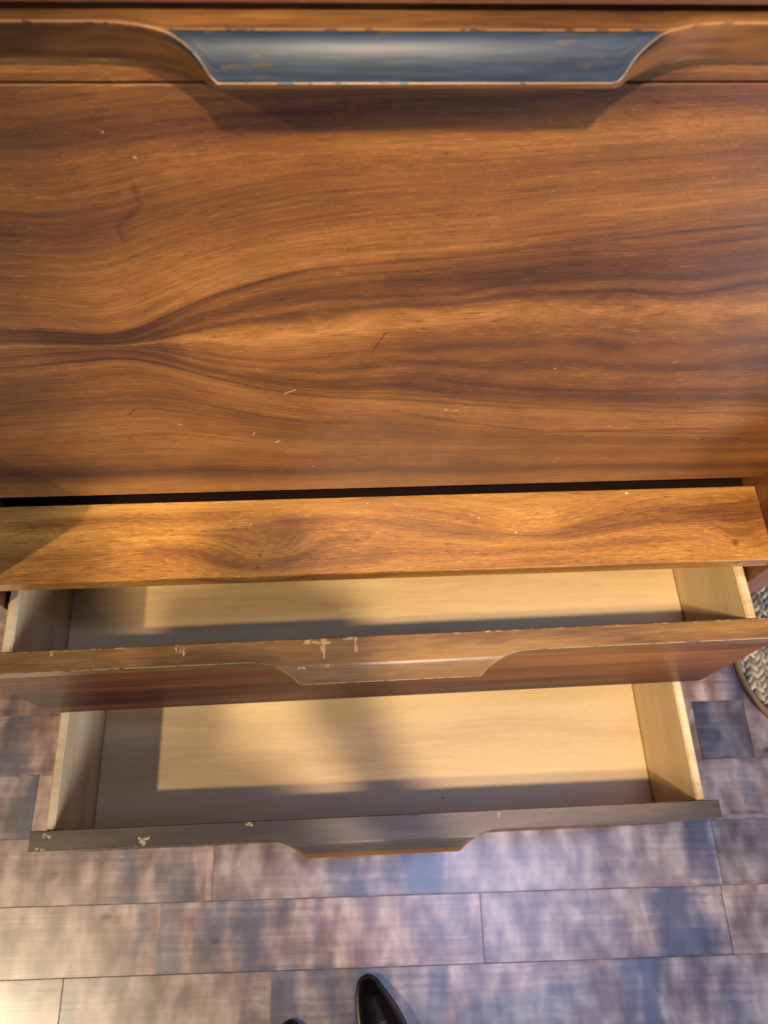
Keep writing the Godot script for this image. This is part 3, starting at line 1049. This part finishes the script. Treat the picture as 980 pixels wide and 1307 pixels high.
func make_person() -> void:
	var t := thing("person", "person in dark clothes and pointed black shoes standing before the open drawers", "person", Vector3(-0.07, 0.0, 0.80))
	var o := Vector3(0.07, 0.0, -0.80)
	# skeleton in world places, moved to the person's base by o
	var hip := Vector3(-0.07, 0.90, 0.86)
	var chest := Vector3(-0.07, 1.22, 0.845)
	var neck := Vector3(-0.068, 1.42, 0.80)
	var body := []
	for s: float in [-1.0, 1.0]:
		var hj := hip + Vector3(s * 0.085, -0.04, 0.0)
		var ank: Vector3 = Vector3(-0.010, 0.09, 0.745) if s > 0.0 else Vector3(-0.165, 0.09, 0.80)
		var knee: Vector3 = hj.lerp(ank, 0.5) + Vector3(0.0, 0.02, -0.045)
		body.append([hj, knee, 0.088, 0.060, 0.05, CLOTH])
		body.append([knee, knee.lerp(ank, 0.35) + Vector3(0, 0, 0.015), 0.060, 0.058, 0.03, CLOTH])
		body.append([knee.lerp(ank, 0.35) + Vector3(0, 0, 0.015), ank + Vector3(0, 0.0, 0.0), 0.056, 0.047, 0.03, CLOTH])
		var sh := neck + Vector3(s * 0.165, -0.075, 0.01)
		var el := Vector3(-0.07 + s * 0.21, 1.13, 0.69)
		var wr: Vector3 = Vector3(0.030, 1.375, 0.580) if s > 0.0 else Vector3(-0.165, 1.370, 0.575)
		body.append([sh, el, 0.053, 0.041, 0.03, SHIRT])
		body.append([el, wr, 0.042, 0.028, 0.02, SHIRT])
		body.append([neck + Vector3(s * 0.03, -0.04, 0.01), sh, 0.05, 0.052, 0.05, SHIRT])
		body.append([hip + Vector3(s * 0.07, 0.05, 0), chest + Vector3(s * 0.075, 0, 0), 0.095, 0.100, 0.07, SHIRT])
		body.append([chest + Vector3(s * 0.075, 0, 0), neck + Vector3(s * 0.08, -0.09, 0.015), 0.100, 0.075, 0.06, SHIRT])
		body.append([hip + Vector3(s * 0.055, -0.01, 0.03), hip + Vector3(s * 0.06, 0.06, 0.015), 0.105, 0.10, 0.05, CLOTH])
	body.append([neck + Vector3(0, -0.04, 0.01), neck + Vector3(0, 0.06, -0.015), 0.055, 0.050, 0.03, SKIN])
	var hands := []
	# the hands hold the phone by its long sides, near its lower end
	var cx := Basis(Vector3.UP, deg_to_rad(-6.8372)) * Basis(Vector3.RIGHT, deg_to_rad(-65.1573)) * Basis(Vector3.BACK, deg_to_rad(4.541))
	var phone_at := Vector3(-0.043, 1.47, 0.3797) + cx * Vector3(-0.0215, -0.060, 0.0085)
	for s: float in [-1.0, 1.0]:
		var wr: Vector3 = Vector3(0.030, 1.375, 0.580) if s > 0.0 else Vector3(-0.165, 1.370, 0.575)
		var palm: Vector3 = phone_at + cx * Vector3(s * 0.052, -0.042, -0.006)
		hand(hands, wr, palm, cx.y, cx.x * -s, -cx.z)
		hands.append([wr, wr.lerp(palm, 0.4), 0.0235, 0.019, 0.012, SKIN])
	var hc := neck + Vector3(0.0, 0.155, -0.055)
	var tilt := Basis(Vector3.RIGHT, deg_to_rad(-32.0))
	var head := []
	var hb := func(a: Vector3, c: Vector3, r0: float, r1: float, k: float) -> void:
		head.append([hc + tilt * a, hc + tilt * c, r0, r1, k, SKIN])
	hb.call(Vector3(0, 0.035, 0.025), Vector3(0, 0.03, -0.01), 0.083, 0.078, 0.03)
	hb.call(Vector3(0, -0.02, -0.02), Vector3(0, -0.075, -0.055), 0.064, 0.036, 0.04)
	hb.call(Vector3(0, -0.06, 0.02), Vector3(0, -0.13, 0.03), 0.050, 0.050, 0.03)
	hb.call(Vector3(0, 0.012, -0.085), Vector3(0, -0.022, -0.103), 0.007, 0.012, 0.014)
	hb.call(Vector3(-0.012, -0.052, -0.086), Vector3(0.012, -0.052, -0.086), 0.006, 0.006, 0.010)
	for s: float in [-1.0, 1.0]:
		hb.call(Vector3(s * 0.078, 0.012, 0.012), Vector3(s * 0.076, -0.028, 0.006), 0.013, 0.010, 0.008)
		hb.call(Vector3(s * 0.014, 0.026, -0.084), Vector3(s * 0.044, 0.026, -0.074), 0.008, 0.007, 0.012)
		head.append([hc + tilt * Vector3(s * 0.032, 0.004, -0.098), hc + tilt * Vector3(s * 0.034, 0.004, -0.098), 0.013, 0.013, -0.010, SKIN])
		hb.call(Vector3(s * 0.032, 0.004, -0.074), Vector3(s * 0.034, 0.004, -0.074), 0.0105, 0.0105, 0.003)
	var st := begin(false)
	nets(st, body, 0.014)
	nets(st, hands, 0.005)
	nets(st, head, 0.005)
	var m := StandardMaterial3D.new()
	m.vertex_color_use_as_albedo = true
	m.roughness = 0.75
	put("body", st, m, t, o)
	var hair := []
	for p in [[Vector3(0, 0.045, 0.035), Vector3(0, 0.04, 0.005), 0.087, 0.080], [Vector3(0, 0.0, 0.07), Vector3(0, -0.10, 0.075), 0.062, 0.055]]:
		hair.append([hc + tilt * p[0], hc + tilt * p[1], p[2], p[3], 0.03, Color(0.02, 0.014, 0.01)])
	for s: float in [-1.0, 1.0]:
		hair.append([hc + tilt * Vector3(s * 0.072, 0.05, 0.02), hc + tilt * Vector3(s * 0.078, -0.09, 0.055), 0.024, 0.022, 0.025, Color(0.02, 0.014, 0.01)])
	st = begin(false)
	nets(st, hair, 0.007)
	var hm := StandardMaterial3D.new()
	hm.vertex_color_use_as_albedo = true
	hm.roughness = 0.45
	put("hair", st, hm, t, o)
	shoe(t, Vector3(-0.031, 0.0, 0.547) + o, deg_to_rad(7.0), 1.0)
	shoe(t, Vector3(-0.155, 0.0, 0.6045) + o, deg_to_rad(-4.0), -1.0)
	# the phone in both hands, just behind the camera
	var ph := thing("phone", "dark smartphone held level in both hands above the dresser", "phone", phone_at)
	ph.basis = cx
	st = begin()
	box(st, Vector3(-0.0358, -0.0735, -0.0038), Vector3(0.0358, 0.0735, 0.0036), 0.0016)
	put("phone_case", st, M.leather, ph)
	st = begin()
	box(st, Vector3(-0.0335, -0.0712, 0.0037), Vector3(0.0335, 0.0712, 0.0042), 0.0002)
	var gl := StandardMaterial3D.new()
	gl.albedo_color = Color8(30, 32, 36)
	gl.roughness = 0.1
	put("screen", st, gl, ph)

func curve(keys: Array, t: float) -> float:
	for i in keys.size() - 1:
		if t <= keys[i + 1][0]:
			var k: float = (t - keys[i][0]) / (keys[i + 1][0] - keys[i][0])
			return lerpf(keys[i][1], keys[i + 1][1], k)
	return keys[-1][1]

# a pointed leather shoe, toe at the origin and heel towards +z; side is the outer side
func shoe(parent: Node, at: Vector3, turn: float, side: float) -> void:
	var st := begin(false)
	var L := 0.262
	var wid := [[0.0, 0.0015], [0.008, 0.0085], [0.03, 0.0155], [0.1, 0.0250], [0.2, 0.0345], [0.30, 0.0410], [0.40, 0.0425], [0.6, 0.0350], [0.8, 0.0320], [0.94, 0.0280], [0.985, 0.0170], [1.0, 0.0060]]
	var top := [[0.0, 0.010], [0.02, 0.020], [0.1, 0.033], [0.2, 0.043], [0.32, 0.056], [0.45, 0.078], [0.55, 0.092], [0.8, 0.094], [0.97, 0.088], [1.0, 0.07]]
	var nl := 72
	var na := 26
	var rows := []
	for i in nl + 1:
		var t := float(i) / nl
		t = t * t * 0.35 + t * 0.65
		var w := curve(wid, t) * 0.95
		var h := curve(top, t)
		var bend := 0.013 * smoothstep(0.0, 0.32, t) * side
		var crease := 0.0
		for c in [[0.255, 0.0016], [0.285, 0.0022], [0.318, 0.0018], [0.35, 0.0014]]:
			crease += c[1] * exp(-pow((t - c[0]) / 0.0075, 2.0))
		var r := []
		for k in na + 1:
			var a := PI * k / na
			var cx := cos(a)
			var sy := maxf(0.0, sin(a))
			var px := signf(cx) * pow(absf(cx), 0.8) * w
			var py := 0.007 + pow(sy, 0.75) * (h - 0.007) - crease * sy * (1.0 + 0.4 * sin(a * 7.0 + t * 60.0))
			r.append(Vector3(px + bend, py, t * L))
		rows.append(r)
	for i in nl:
		for k in na:
			quad(st, rows[i][k], rows[i + 1][k], rows[i + 1][k + 1], rows[i][k + 1], Vector2.ZERO, Vector2.ZERO, Vector2.ZERO, Vector2.ZERO)
	var o := put("shoe", st, M.leather, parent, at)
	o.rotation.y = turn
	st = begin(false)                   # sole and welt
	for i in nl:
		var a0: Vector3 = rows[i][0]
		var a1: Vector3 = rows[i + 1][0]
		var b0: Vector3 = rows[i][na]
		var b1: Vector3 = rows[i + 1][na]
		var e := 0.0016
		var p := [Vector3(a0.x + e, 0.0002, a0.z), Vector3(a1.x + e, 0.0002, a1.z), Vector3(b1.x - e, 0.0002, b1.z), Vector3(b0.x - e, 0.0002, b0.z)]
		var q := [Vector3(a0.x + e, 0.0072, a0.z), Vector3(a1.x + e, 0.0072, a1.z), Vector3(b1.x - e, 0.0072, b1.z), Vector3(b0.x - e, 0.0072, b0.z)]
		quad(st, p[0], p[3], p[2], p[1], Vector2.ZERO, Vector2.ZERO, Vector2.ZERO, Vector2.ZERO)
		quad(st, q[0], q[1], q[2], q[3], Vector2.ZERO, Vector2.ZERO, Vector2.ZERO, Vector2.ZERO)
		quad(st, p[0], p[1], q[1], q[0], Vector2.ZERO, Vector2.ZERO, Vector2.ZERO, Vector2.ZERO)
		quad(st, p[2], p[3], q[3], q[2], Vector2.ZERO, Vector2.ZERO, Vector2.ZERO, Vector2.ZERO)
	put("sole", st, M.leather, o)
